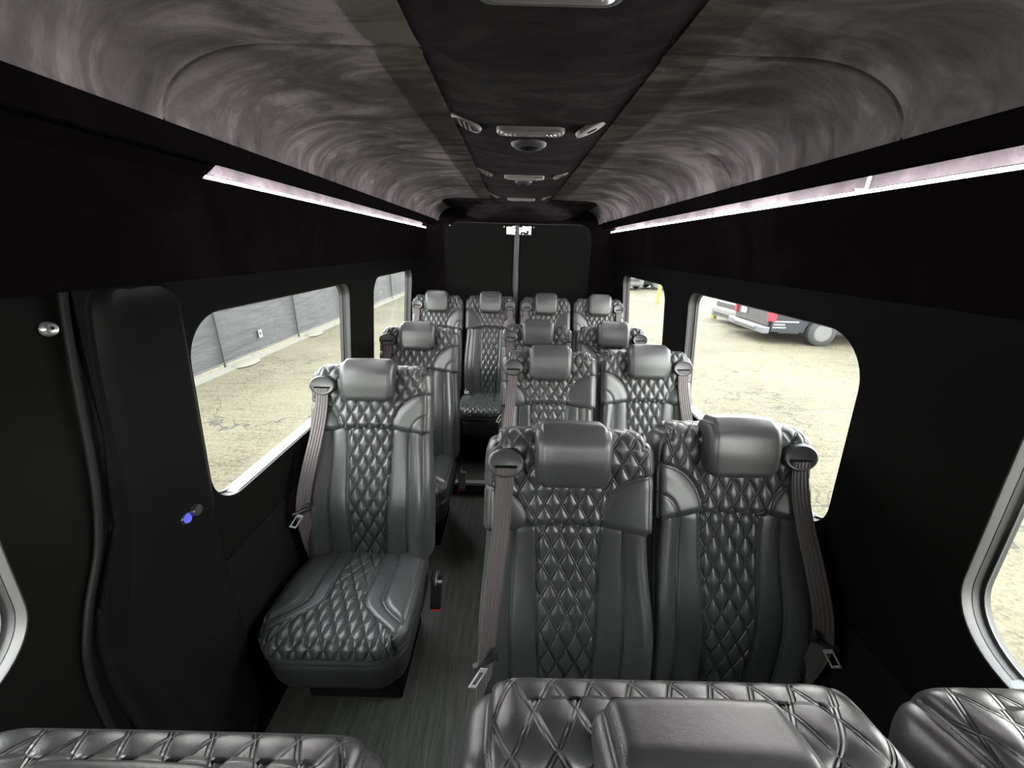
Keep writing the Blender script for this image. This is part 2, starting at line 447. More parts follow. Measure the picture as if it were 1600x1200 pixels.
def bez(p0, p1, p2, p3, n):
    r = []
    for i in range(n + 1):
        t = i / n; r.append(tuple((1 - t) ** 3 * a + 3 * (1 - t) ** 2 * t * b + 3 * (1 - t) * t * t * c + t ** 3 * d for a, b, c, d in zip(p0, p1, p2, p3)))
    return r
ME = {}
ME['up'] = {(mi, ar): upper_mesh(mi, ar) for mi in (False, True) for ar in (False, True)}
ME['lo'] = lower_mesh(False); ME['cu'] = cushion_mesh(); ME['sk'] = skirt_mesh(); ME['hd'] = headrest_mesh()

def make_seat(mirror, arc, single):
    sg = 1 if mirror else -1                     # belt side
    t = empty('passenger_seat')
    link('backrest_upper', ME['up'][(mirror, arc)], None, t)
    link('backrest_lower', ME['lo'], None, t)
    link('seat_cushion', ME['cu'], None, t)
    link('seat_skirt', ME['sk'], None, t)
    link('headrest', ME['hd'], None, t)
    b = MB(); b.box(-.17, .17, -.275, .06, 0.0, .275)
    b.build('pedestal', M['slot'], t, bevel=.008)
    # hard shell behind the backrest
    b = MB()
    for s_, ww in ((.05, .20),): pass
    B4 = Matrix(((1, 0, 0, 0), (0, -NF.y, -DN.y, 0), (0, -NF.z, -DN.z, 0), (0, 0, 0, 1)))
    c = back_pt(0, .42, 0) - NF * .128
    b.box(-.205, .205, -.012, .012, -.34, .30, M4=Matrix.Translation(c) @ B4)
    b.build('back_shell', M['plastic'], t, bevel=.010)
    # belt guide
    g = MB(); ctr = back_pt(sg * .176, .083, .004)
    Bz = Matrix(((1, 0, 0, 0), (0, -NF.y, -DN.y, 0), (0, -NF.z, -DN.z, 0), (0, 0, 0, 1)))
    g.lathe([(.0, -.009), (.034, -.010), (.041, -.013), (.045, -.011), (.048, -.004), (.049, .010)], ctr, 'Y', 40, M4=Bz, sx=.84, sy=1.06)
    go = g.build('belt_guide', M['bezel'], t, smooth=True)
    sl = MB(); sl.box(-.030, .030, -.0125, -.0085, -.0110, -.0045, M4=Matrix.Translation(ctr) @ Bz); sl.build('belt_slot', M['slot'], go)
    p0 = ctr - Bz.to_3x3() @ Vector((0, .0120, .0115))
    mid = Vector((sg * .214, -.035, .69)); low = Vector((sg * .220, .02, .33))
    pts = bez(p0, p0 + Vector((sg * .004, -.02, -.16)), mid + Vector((-sg * .01, .03, .16)), mid, 16)
    pts += bez(mid, mid + Vector((sg * .010, 0.0, -.1)), low + Vector((-sg * .004, -.02, .1)), low, 8)[1:]
    wd = [Vector((1, 0, 0)).lerp(Vector((.80, -.6 * sg, 0)), min(1, i / 16)) for i in range(len(pts))]
    bo = link('seat_belt', ribbon('seat_belt', pts, wd, .047, M['webbing']), None, t)
    # latch tongue on the belt
    k = MB(); M4 = Matrix.Translation(mid + Vector((0, -.004, 0))) @ Matrix.Rotation(R(-25 * sg), 4, 'Z') @ Matrix.Rotation(R(12 * sg), 4, 'Y')
    k.box(-.033, .033, -.006, .008, -.008, .008, M4=M4); k.box(.024, .033, -.012, .006, -.006, .026, M4=M4) if sg < 0 else k.box(-.033, -.024, -.012, .006, -.006, .026, M4=M4)
    to = k.build('belt_tongue', M['plastic'], bo, bevel=.002)
    k = MB(); xx = sg * .010
    M5 = M4 @ Matrix.Translation((xx, -.006, -.008)) @ Matrix.Rotation(R(-46 * sg), 4, 'Y') @ Matrix.Translation((-xx, 0, .008))
    k.box(xx - .012, xx - .007, -.004, -.001, -.060, -.006, M4=M5); k.box(xx + .007, xx + .012, -.004, -.001, -.060, -.006, M4=M5)
    k.box(xx - .012, xx + .012, -.004, -.001, -.066, -.059, M4=M5); k.box(xx - .012, xx + .012, -.004, -.001, -.018, -.006, M4=M5)
    k.build('latch_plate', M['chrome'], bo, bevel=.001)
    # buckle on the other side
    x = -sg * (.262 if single else .205); zo = 0 if single else .115; k_ = 1 if single else -1.2
    k = MB(); k.tube([(x, .05, .28 + zo), (x, .0, .35 + zo), (x, -.03, .385 + zo), (x, -.06, .38 + zo), (x - sg * .006, -.075, .365 + zo)], .014, 10)
    bs = k.build('buckle_stalk', M['plastic'], t, bevel=.002)
    k = MB(); Mk = Matrix.Translation((x + -sg * .012 * k_, -.085, .335 + zo + (0 if single else .04))) @ Matrix.Rotation(R(-28 if single else 75), 4, 'X')
    k.box(-.021, .021, -.014, .014, -.055, .045, M4=Mk); kb = k.build('buckle', M['plastic'], t, bevel=.004)
    k = MB(); k.box(-.018, .018, -.012, .012, -.062, -.055, M4=Mk); k.build('release_button', M['red'], kb, bevel=.001)
    k = MB(); k.box(-.019, .019, -.012, .012, .045, .049, M4=Mk); k.build('buckle_trim', M['steel'], kb, bevel=.001)
    if single: k = MB(); k.tube([(x + sg * .008, -.06, .36), (x + sg * .006, -.075, .30), (x + sg * .01, -.095, .25)], .0035, 6); k.build('recline_lever', M['steel'], t, smooth=True)
    return t
protos = {}
def copy_tree(o, parent=None):
    c = o.copy(); COL.objects.link(c); c.parent = parent
    for ch in list(o.children): copy_tree(ch, c)
    return c
def seat(x, dh, z, mirror, arc, label, group, rz=0, sx=1, sc=1, single=False):
    key = (mirror, arc, single)
    if key not in protos: o = protos[key] = make_seat(mirror, arc, single)
    else:
        o = copy_tree(protos[key])
    o.location = (x, dh - .26, z); o.rotation_euler.z = R(rz); o.scale = (sx * sc, 1, sc)
    tag(o, label, 'seat', group); return o
STEP = .10
G = 'black quilted leather passenger seats'
seat(-.605, 1.54, 0, False, True, 'single black quilted seat by the left window with its whole cushion in view', G, sx=1.06, single=True)
seat(-.60, 2.36, 0, False, True, 'black quilted seat by left wall directly behind the single seat with full cushion', G, sx=1.04, single=True)
seat(-.375, .222, 0, False, False, 'black quilted seat top edge cropped at bottom left corner of the photo', G, sc=1.0)
seat(.160, .27, 0, False, False, 'nearest black quilted seat at the bottom edge, its headrest seen from above', G, sx=1.0, sc=1.02)
seat(.660, .27, 0, True, True, 'black quilted seat cropped by bottom right corner beside the rear edge of the near window', G, sc=1.02)
seat(.138, .98, 0, False, False, 'large aisle-side quilted seat with full belt hanging beside the floor, right block', G)
seat(.622, 1.05, 0, True, True, 'quilted window seat with bright chrome latch plate against the right wall', G)
seat(.155, 1.85, 0, False, False, 'aisle-side quilted seat directly behind the large right-block aisle seat', G)
seat(.645, 1.91, 0, True, True, 'quilted window seat behind the one with the bright chrome latch plate, belt at right', G)
seat(.135, 2.54, 0, False, False, 'aisle-side quilted seat third back in right block, just ahead of the rear bench row', G)
seat(.622, 2.53, 0, True, True, 'right window seat in row just ahead of the rear row, beside the narrow window', G)
seat(-.637, 3.18, STEP, False, True, 'leftmost of four quilted seats in the rear row', G, sx=.88)
seat(-.210, 3.20, STEP, True, False, 'rear row seat facing the aisle with its cushion visible, second from left', G, sx=.88)
seat(.232, 3.18, STEP, False, False, 'rear row quilted seat third from left, just right of the door seam', G, sx=.88)
seat(.660, 3.18, STEP, True, True, 'rightmost of four quilted seats in the rear row', G, sx=.88)

# ------------------------------------------------------------------ van shell
Y0, Y1 = -1.9, 3.62
def wx(z):   # inner wall distance from the centre line
    if z <= .74: return .905
    return .900 + (.822 - .900) * (z - .74) / (1.60 - .74)
def rrect(y0, y1, z0, z1, r, n=8):
    pts = []
    for cy, cz, a0, rr in ((y1 - r[0], z1 - r[0], 0, r[0]), (y0 + r[1], z1 - r[1], 90, r[1]), (y0 + r[2], z0 + r[2], 180, r[2]), (y1 - r[3], z0 + r[3], 270, r[3])):
        for k in range(n + 1):
            a = R(a0 + 90 * k / n); pts.append((cy + rr * math.cos(a), cz + rr * math.sin(a)))
    return pts
def sheet(name, outer, holes, fx, th, sgn, mt, parent=None, bevel=0.0):
    """panel in the (y,z) plane with holes, thickened outwards; fx(z) gives its distance from the centre"""
    V2 = []; E = []; 
    for loop in [outer] + holes:
        k = len(V2); V2 += [Vector(p) for p in loop]; E += [(k + i, k + (i + 1) % len(loop)) for i in range(len(loop))]
    vs, es, fs, *_ = delaunay_2d_cdt(V2, E, [], 1, 1e-5)
    def inside(p, L):
        c = False; j = len(L) - 1
        for i in range(len(L)):
            if (L[i][1] > p[1]) != (L[j][1] > p[1]) and p[0] < (L[j][0] - L[i][0]) * (p[1] - L[i][1]) / (L[j][1] - L[i][1]) + L[i][0]: c = not c
            j = i
        return c
    b = MB(); n = len(vs); keep = []
    for f in fs:
        c = sum((vs[i] for i in f), Vector((0, 0))) / len(f)
        if inside(c, outer) and not any(inside(c, h) for h in holes): keep.append(tuple(f))
    vv = [(sgn * fx(v[1]), v[0], v[1]) for v in vs] + [(sgn * (fx(v[1]) + th), v[0], v[1]) for v in vs]
    ff = keep + [tuple(i + n for i in reversed(f)) for f in keep]
    cnt = {}
    for f in keep:
        for i in range(len(f)): a, c = f[i], f[(i + 1) % len(f)]; cnt[(a, c)] = 1
    for (a, c) in list(cnt):
        if (c, a) not in cnt: ff.append((c, a, a + n, c + n))
    b.add(vv, ff); return b.build(name, mt, parent, smooth=False, bevel=bevel)
def rect(y0, y1, z0, z1): return [(y0, z0), (y1, z0), (y1, z1), (y0, z1)]
ZB, ZT = .955, 1.500
WIN = {-1: [(.93, 1.93, .925, ZT, (.07, .12, .12, .07)), (2.27, 3.15, .925, ZT, (.07, .10, .10, .07))],
       1: [(.91, 1.93, .91, ZT, (.07, .14, .10, .07)), (2.24, 3.14, .91, ZT, (.07, .10, .10, .07))]}
def window(n, sgn, y0, y1, z0, z1, r, off=0.0, label=None):
    """flange + rubber gasket + sill + pane, set outwards from the panel"""
    fx = lambda z: wx(z) + off
    def ring(i0, d0, i1, d1):
        a = rrect(y0 + i0, y1 - i0, z0 + i0, z1 - i0, [max(.02, q - i0) for q in r], 12); c = rrect(y0 + i1, y1 - i1, z0 + i1, z1 - i1, [max(.02, q - i1) for q in r], 12)
        return [(sgn * (fx(p[1]) + d0), p[0], p[1]) for p in a], [(sgn * (fx(p[1]) + d1), p[0], p[1]) for p in c]
    def loop_tube(pr):
        b = MB(); rings = [ring(i, d, i, d)[0] for i, d in pr]; rings.append(rings[0])
        b.loft(rings, closed=True, caps=False); return b
    fr = loop_tube([(-.003, .0015), (.002, .0015), (.003, .004), (.003, .022), (-.003, .022)]).build('window_%d' % n, M['flange'], None, smooth=True)
    struct(fr)
    loop_tube([(-.003, .020), (.004, .021), (.005, .034), (.010, .038), (.010, .050), (-.003, .050)]).build('gasket', M['gasket'], fr, smooth=True)
    loop_tube([(.009, .036), (.0115, .036), (.0115, .040), (.009, .040)]).build('gasket_bead', M['flange'], fr, smooth=True)
    b = MB()   # sill plate
    b.box(0, 0, 0, 0, 0, 0) if False else None
    xa, xb = fx(z0) + .006, fx(z0) + .044
    ya, yb = y0 + r[2] * .75, y1 - r[3] * .75
    vs = [(sgn * xa, ya, z0 + .006), (sgn * xa, yb, z0 + .006), (sgn * xb, yb, z0 + .014), (sgn * xb, ya, z0 + .014),
          (sgn * xa, ya, z0 + .001), (sgn * xa, yb, z0 + .001), (sgn * xb, yb, z0 + .001), (sgn * xb, ya, z0 + .001)]
    b.add(vs, [(0, 1, 2, 3), (7, 6, 5, 4), (0, 4, 5, 1), (1, 5, 6, 2), (2, 6, 7, 3), (3, 7, 4, 0)])
    b.build('sill_plate', M['sill'], fr)
    b = MB(); P = rrect(y0 + .008, y1 - .008, z0 + .008, z1 - .008, [max(.02, q - .008) for q in r], 12)
    b.add([(sgn * (fx(p[1]) + .044), p[0], p[1]) for p in P], [tuple(range(len(P)))])
    g = b.build('glass_pane', M['glass'], fr)
    return fr
SN = {-1: 'left', 1: 'right'}
wn = 1
DOORY = {-1: .665, 1: .30}
for sg in (-1, 1):
    hs = [rrect(a, b_, c, d, r) for a, b_, c, d, r in WIN[sg]]
    nm = SN[sg]
    if sg < 0:
        wl = struct(sheet('wall_left', [(.665, .60), (Y1, .60), (Y1, 1.60), (.70, 1.60), (.69, 1.3), (.665, 1.1), (.60, .95), (.60, .8)], hs, wx, .055, sg, M['panel']))
        dwin = (-.62, .515, .925, ZT, (.10, .12, .12, .13))
        d = sheet('door_1', [(-.80, .06), (.74, .06), (.74, 1.60), (-.80, 1.60)], [rrect(*dwin)], lambda z: wx(z) + .022, .07, sg, M['panel']); struct(d)
        window(5, sg, *dwin, off=.022)
        fwin = (-1.75, -.95, 1.0, ZT, (.1, .12, .12, .1))
        d = sheet('door_4', rect(Y0, -.80, .0, 1.60), [rrect(*fwin)], lambda z: wx(z) + .022, .07, sg, M['panel']); struct(d)
        window(7, sg, *fwin, off=.022)
        struct(sheet('wall_left_lower', rect(.76, Y1, 0, .745), [], lambda z: .893, .09, sg, M['carpet']))
    else:
        dwin = (-.62, .59, .95, ZT, (.10, .12, .12, .14))
        struct(sheet('wall_right', rect(-.85, Y1, .60, 1.60), hs + [rrect(*dwin)], wx, .055, sg, M['panel']))
        window(6, sg, *dwin)
        fwin = (-1.75, -.95, 1.0, ZT, (.1, .12, .12, .1))
        d = sheet('door_5', rect(Y0, -.85, .0, 1.60), [rrect(*fwin)], wx, .07, sg, M['panel']); struct(d)
        window(8, sg, *fwin)
        struct(sheet('wall_right_lower', rect(-.85, Y1, 0, .745), [], lambda z: .893, .09, sg, M['carpet']))
    for a in WIN[sg]:
        window(wn, sg, *a); wn += 1
    # suede valance above the windows and light cove
    b = MB()
    prof = [(.836, 1.592), (.808, 1.588), (.762, 1.815), (.768, 1.819), (.778, 1.819), (.87, 1.70), (.87, 1.60)]
    ya = 1.0 if sg < 0 else .48
    b.loft([[(sg * x, yy, z) for x, z in prof] for yy in (Y0, Y1 - .02)])
    v = b.build('valance_panel', M['valance'], None); struct(v); v.name = 'trim_valance_' + nm
    b = MB(); cv = [(.768, 1.819), (.790, 1.830), (.792, 1.868), (.82, 1.868), (.82, 1.819)]
    b.loft([[(sg * x, yy, z) for x, z in cv] for yy in (ya, 3.40)])
    v = b.build('trim_cove_' + nm, M['cove'], None); struct(v)
    if True:
        b = MB(); b.loft([[(sg * x, yy, z) for x, z in [(.764, 1.812), (.704, 1.858), (.704, 1.88), (.82, 1.88), (.82, 1.81)]] for yy in (Y0, ya)])
        struct(b.build('trim_header_' + nm, M['valance'], None))
    # lip between cove and ceiling
    b = MB(); lp = [(.690, 1.8885), (.696, 1.841), (.703, 1.838), (.72, 1.862), (.83, 1.868), (.83, 1.90)]
    b.loft([[(sg * x, yy, z) for x, z in lp] for yy in (Y0, 3.45)])
    struct(b.build('trim_lip_' + nm, M['valance'], None))
    # the lamp
    b = MB(); b.loft([[(sg * x, yy, z) for x, z in [(.762, 1.8165), (.762, 1.8225), (.768, 1.8235), (.768, 1.8165)]] for yy in (ya + .005, 3.395)])
    o = b.build('led_strip_light', M['led'], None)
    if sg > 0:
        b = MB(); b.box(.786, .791, 1.0, 1.006, 1.83, 1.867); b.box(.760, .790, 1.0, 1.006, 1.823, 1.83); b.build('joint_clip', M['lens'], o)
    tag(o, 'glowing white light strip along the top of the %s wall' % ('left, window-side single-seat' if sg < 0 else 'right, paired-seat'), 'light strip')
    if sg < 0:
        b = MB()   # jamb recess behind the sliding door edge
        b.loft([[(-(.90 if z < .8 else wx(z)) - .002, y, z) for y, z in ((.72, .3), (.72, .8), (.76, 1.0), (.76, 1.6))], [(-.99, y, z) for y, z in ((.66, .3), (.66, .8), (.66, 1.0), (.66, 1.6))]], closed=False)
        # b not built: wall thickness already forms the jamb

# ceiling: panels with arched seams
def ceil_prof(x):
    a = abs(x)
    if a < .44: return 2.012
    t = min(1, (a - .44) / .252); return 2.012 - .127 * (1 - math.sqrt(max(0, 1 - t ** 2.4)))
SEAMS = [-1.0, -.37, .23, .84, 1.44, 2.05, 2.66, 3.05]
nx, yl = 96, []
y = Y0
while y < Y1:
    yl.append(y); y += .02
    for s_ in SEAMS:
        if yl[-1] < s_ - .006 < y: yl += [s_ - .006, s_ - .0035, s_ - .001, s_, s_ + .001, s_ + .0035, s_ + .006]
yl = sorted(set(round(q, 4) for q in yl)) + [Y1]
xs = [-.692 * math.sin(math.pi / 2 * (-1 + 2 * i / nx) * -1) for i in range(nx + 1)]
V = []; Fc = []
for y in yl:
    dmin = min(abs(y - s_) for s_ in SEAMS)
    nxt = [s_ for s_ in SEAMS if s_ >= y - .0005]
    step = .004 * ((nxt[0] - y) / .6 if nxt else 0)
    g = .014 * math.exp(-(dmin / .0032) ** 2) - .004 * math.exp(-(dmin / .02) ** 2)
    for x in xs: V.append((x, y, ceil_prof(x) + g))
n = nx + 1
for j in range(len(yl) - 1):
    for i in range(nx): Fc.append((j * n + i, j * n + n + i, j * n + n + i + 1, j * n + i + 1))
me = bpy.data.meshes.new('ceiling'); me.from_pydata(V, [], Fc); me.update(); smooth_mesh(me)
ce = struct(link('ceiling', me, M['suede']))
b = MB(); b.box(-.95, .95, Y0 - .05, Y1 + .1, 2.03, 2.08); struct(b.build('trim_roof', M['panel']))
for sg in (-1, 1):
    b = MB(); b.loft([[(sg * x, yy, z) for x, z in [(.80, 1.86), (.80, 2.04), (.95, 2.04), (.99, 1.58), (.90, 1.58)]] for yy in (Y0 - .05, Y1 + .1)])
    struct(b.build('trim_body_' + SN[sg], M['panel']))
# central pod
b = MB()
prof = []
for k in range(13):
    a = math.pi * k / 12
prof = [(-.215, 2.025), (-.212, 2.014), (-.18, 1.995), (-.14, 1.983), (-.07, 1.978), (0.01, 1.977), (.09, 1.978), (.16, 1.983), (.20, 1.995), (.237, 2.014), (.24, 2.025)]
b.loft([[(x, yy, z) for x, z in prof] for yy in (Y0, 0, 1, 2, 3.12)], caps=True)
pod = struct(b.build('trim_pod', M['pod'], None, smooth=True))
# rear header bulge
b = MB(); rings = []
for k, (t, hw, z) in enumerate([(3.03, .52, 1.992), (3.035, .60, 1.985), (3.12, .635, 1.962), (3.25, .62, 1.925), (3.40, .56, 1.895), (3.55, .50, 1.885), (Y1, .48, 1.885)]):
    rings.append([(hw * math.cos(q), t + .03 * abs(math.cos(q)) ** 2, z + (2.02 - z) * (abs(math.cos(q)) ** 6)) for q in np.linspace(0, math.pi, 33)] + [(-hw, t, 2.03), (hw, t, 2.03)])
b.loft(rings)
struct(b.build('trim_rear_header', M['pod'], None, smooth=True))

# lights, vents, speakers on the pod
def pod_z(x): 
    xs_ = [p[0] for p in prof]; zs_ = [p[1] for p in prof]; return float(np.interp(x, xs_, zs_))
def dome_light(y, w_, dpt, label):
    t = empty('dome_light', (0.005, y, 1.977))
    b = MB(); pr = []
    L, Wd = w_ / 2, dpt / 2
    def ring(i, z): return [(p[0], p[1], z) for p in rrect(-L + i, L - i, -Wd + i, Wd - i, [min(Wd, .022) - i * .5] * 4, 6)]
    b.loft([ring(0, .002), ring(0, -.006), ring(.003, -.010), ring(.007, -.010), ring(.009, -.006)], caps=True); b.build('housing', M['lens_dark'], t, smooth=True)
    b = MB(); b.loft([ring(.009, -.005), ring(.010, -.010), ring(.013, -.0125)], caps=True)
    ln = b.build('lens', M['lens'], t, smooth=True)
    for sx in (-1, 1):
        for k in range(3):
            b = MB(); x = sx * (L - .022 - .011 * k); h = Wd * .42 * (1 - .12 * k)
            b.tube([(x - sx * .006, -h, -.0125), (x, 0, -.0128), (x - sx * .006, h, -.0125)], .0016, 6); b.build('lens_rib', M['lens'], ln)
    tag(t, label, 'light', 'oblong ceiling lights on the central pod')
    return t
dome_light(.575, .185, .085, 'large oblong grey ceiling light nearest, cut by the top edge of the photo')
dome_light(1.19, .180, .058, 'second oblong ceiling light, between the two round vents')
dome_light(1.90, .176, .060, 'third oblong ceiling light further back, with small marks beside it')
dome_light(2.72, .176, .060, 'farthest oblong ceiling light, by the rear header')
for y, fs, labs in ((1.20, 1.0, ('open round air vent with dark fins left of the second ceiling light', 'closed round air vent cover right of the second ceiling light')),
                (1.90, .85, ('open round air vent left of the third ceiling light', 'closed round air vent cover right of the third ceiling light')),
                (2.70, .8, ('small round air vent left of the farthest ceiling light', 'closed round air vent cover right of the farthest ceiling light'))):
    for i, sg in enumerate((-1, 1)):
        x = sg * .168; t = empty('air_vent', (x, y, pod_z(x))); t.rotation_euler = (0, sg * R(-24), 0)
        b = MB(); r = .042 * fs
        b.lathe([(r * .80, -.003), (r * .86, -.006), (r, -.003), (r * 1.04, .006)] if sg < 0 else [(.0, -.005), (r * .8, -.005), (r, -.003), (r * 1.04, .006)], (0, 0, 0), 'Z', 32)
        b.build('vent_ring' if sg < 0 else 'vent_cover', M['lens_dark'], t, smooth=True)
        if sg < 0:
            b = MB(); b.lathe([(0, -.0045), (r * .82, -.0045), (r * .82, .002)], (0, 0, 0), 'Z', 32); b.build('vent_well', M['slot'], t)
            for k in (-1, 0, 1):
                b = MB(); hh = math.sqrt(max(0, (r * .8) ** 2 - (k * r * .35) ** 2)) * .95
                b.box(k * r * .35 - .0015, k * r * .35 + .0015, -hh, hh, -.007, -.003); b.build('vent_fin', M['lens_dark'], t)
        else:
            for k in (-1, 0, 1):
                b = MB(); b.box(-.012, .012, k * .006 - .001, k * .006 + .001, -.0065, -.0045); b.build('cover_rib', M['slot'], t)
        tag(t, labs[i], 'vent', 'round air vents on the pod')
for y, f_, lb in ((1.34, 1.0, 'black round ceiling speaker just behind the second ceiling light'), (2.04, .75, 'small dark ceiling speaker behind the third ceiling light')):
    t = empty('ceiling_speaker', (.005, y, 1.977))
    b = MB(); b.lathe([(.030 * f_, -.012), (.042 * f_, -.011), (.052 * f_, -.004), (.055 * f_, .002)], (0, 0, 0), 'Z', 32); b.build('speaker_bezel', M['skirt'], t, smooth=True)
    b = MB(); b.lathe([(0, -.020 * f_), (.02 * f_, -.018 * f_), (.034 * f_, -.010)], (0, 0, 0), 'Z', 32); b.build('speaker_cone', M['slot'], t, smooth=True)
    tag(t, lb, 'speaker')

# floor
b = MB(); b.box(-.98, .98, Y0, 2.34, -.05, 0); struct(b.build('floor', M['floor']))
b = MB(); b.box(-.89, .89, 2.345, Y1, -.05, STEP); struct(b.build('floor_rear', M['floor'])); 
b = MB(); b.box(-.89, .89, 2.335, 2.345, 0, STEP - .012); struct(b.build('trim_step_riser', M['plastic']))
b = MB(); b.box(-.89, .89, 2.325, 2.365, STEP - .002, STEP + .004); b.box(-.89, .89, 2.325, 2.331, STEP - .016, STEP); struct(b.build('trim_step_edge', M['steel'], bevel=.001))
b = MB(); b.box(-.43, .86, 2.622, 2.636, STEP, STEP + .235); o = b.build('bench_front_panel', M['carpet'], bevel=.004)
tag(o, 'black carpeted panel closing the front of the rear row of seats at the aisle', 'panel')

# rear wall with double doors
YR = Y1 - .02
def rsheet(name, outer, holes, y, th, mt, parent=None):
    o = sheet(name, outer, holes, lambda z: 0, th, 1, mt, parent)
    me = o.data
    for v in me.vertices:
        x_, y_, z_ = v.co; v.co = (y_, y + x_, z_)
    me.flip_normals(); return o
latch_holes = [rect(-.100, -.025, 1.792, 1.858), rect(.012, .112, 1.795, 1.858)]
struct(rsheet('wall_rear', rect(-1.0, 1.0, 0, 2.05), [rrect(-.645, .645, .12, 1.885, [.10, .10, .02, .02])], YR, .10, M['valance']))
for i, (a, c, hole, rr) in enumerate(((-.64, -.022, latch_holes[0], [.0051, .085, .02, .02]), (.003, .64, latch_holes[1], [.085, .0051, .02, .02]))):
    d = struct(rsheet('door_%d' % (2 + i), rrect(a, c, .13, 1.875, rr), [hole], YR + .012, .07, M['carpet']))
    hx = sum(p[0] for p in hole) / 4
    # latch mechanism standing in the opening
    b = MB(); q = -.04
    x0, x1 = hole[0][0], hole[1][0]
    Yq = YR + .03
    if i == 0:
        b.tube([(x0 + .006, Yq, 1.86), (x0 + .008, Yq, 1.835), (x0 + .022, Yq, 1.825), (x0 + .040, Yq, 1.822), (x0 + .052, Yq, 1.828)], .0055, 8)
        b.tube([(x0 + .012, Yq, 1.858), (x0 + .040, Yq, 1.852), (x0 + .055, Yq, 1.838), (x1, Yq, 1.845)], .0065, 8)
        b.tube([(x1 - .022, Yq, 1.80), (x1 - .010, Yq, 1.815), (x1 - .004, Yq, 1.80)], .006, 8)
    else:
        b.tube([(x0, Yq, 1.853), (x0 + .02, Yq, 1.850), (x0 + .028, Yq, 1.838), (x0 + .006, Yq, 1.832)], .007, 8)
        b.tube([(x0 + .004, Yq, 1.802), (x0 + .03, Yq, 1.806), (x0 + .06, Yq, 1.800), (x1 - .02, Yq, 1.804)], .009, 8)
        b.tube([(x0 + .045, Yq, 1.855), (x0 + .056, Yq, 1.845), (x0 + .07, Yq, 1.852), (x1 - .012, Yq, 1.848), (x1 - .014, Yq, 1.825)], .005, 8)
        b.lathe([(.006, 0), (.014, 0), (.014, .01), (.006, .01)], (x1 - .028, Yq, 1.815), 'Y', 16)
    b.build('door_latch', M['bezel'], d, smooth=True)
    b = MB()
    pr_ = [(x0 - .006, 1.785), (x1 + .006, 1.785), (x1 + .006, 1.793), (x0 - .006, 1.793)]
    b.loft([[(x, yy, z) for x, z in pr_] for yy in (YR + .004, YR + .014)]); b.build('latch_frame', M['plastic'], d)
    for sx in ((-.60, -.125) if i == 0 else (.135,)):
        b = MB(); b.lathe([(.0, -.006), (.006, -.005), (.008, 0)], (sx, YR + .012, 1.850), 'Y', 16); b.build('panel_screw', M['ring'], d, smooth=True)
b = MB(); b.box(-.030, .010, YR - .004, YR + .02, .13, 1.868); b.box(-.018, 0, YR - .012, YR, .13, 1.868); struct(b.build('trim_door_seal', M['bezel'], bevel=.005))
b = MB(); b.tube([(-.030, YR + .006, 1.76), (-.033, YR, 1.6), (-.036, YR, 1.4), (-.036, YR + .006, 1.3)], .0035, 8); 
o = b.build('door_pull_strap', M['bezel'], None, smooth=True); tag(o, 'thin dark strap hanging beside the seam of the rear doors', 'strap')
b = MB(); b.box(-.66, .66, YR + .084, YR + .10, 1.862, 1.90); struct(b.build('trim_rear_top_backing', M['gasket']))  # backing strip added to block light leaking through the gap above the doors
# rear corner pads
for sg in (-1, 1):
    b = MB(); b.loft([[(sg * x, y, z) for x, y in ((.645, YR + .004), (.70, YR - .05), (.78, YR - .16), (.90, YR - .2), (.95, YR))] for z in (0, 1.87)])
    struct(b.build('trim_rear_corner_' + SN[sg], M['valance'], None, smooth=True))
# front of the van with the windscreen opening
b = None
struct(rsheet('wall_front', rect(-1.0, 1.0, 0, 2.05), [rrect(-.86, .86, 1.0, 1.66, [.1, .1, .1, .1])], Y0 - .08, .08, M['panel']))
P = rrect(-.87, .87, .99, 1.87, [.1] * 4)
b = MB(); b.add([(p[0], Y0 - .05, p[1]) for p in P], [tuple(range(len(P)))]); struct(b.build('window_9', M['clear_glass']))

# ------------------------------------------------------------------ left door pillar cover
def pillar():
    rows = []
    zs_ = [0.02, .45, .62, .78, .88, .96, 1.04, 1.12, 1.25, 1.4, 1.52, 1.60]
    e0 = [.62, .60, .585, .57, .575, .60, .645, .668, .68, .69, .70, .71]     # door side edge
    e1 = [.70, .685, .67, .655, .665, .69, .712, .718, .722, .728, .735, .75]  # ridge
    M['pillar'] = panelmat('satin_black_trim', (0.006, 0.006, 0.0063), .30)
    for z, a, c in zip(zs_, e0, e1):
        x = min(.893, wx(z)); rows.append([(-(x + .03), a - .012, z), (-(x + .012), a, z), (-(x - .004), a + .010, z), (-(x + .002), a + .020, z), (-(x + .004), c - .018, z), (-(x - .012), c - .004, z), (-(x - .020), c + .008, z), (-(x - .021), c + .03, z), (-(x - .021), .905 - .0 * z, z), (-(x - .012), .915, z), (-(x + .02), .915, z)])
    b = MB(); b.loft(rows, closed=True, caps=True)
    o = b.build('trim_pillar_left', M['pillar'], None, smooth=True)
    sb = o.modifiers.new('s', 'SUBSURF'); sb.levels = 2; sb.render_levels = 2
    return struct(o)
pillar()
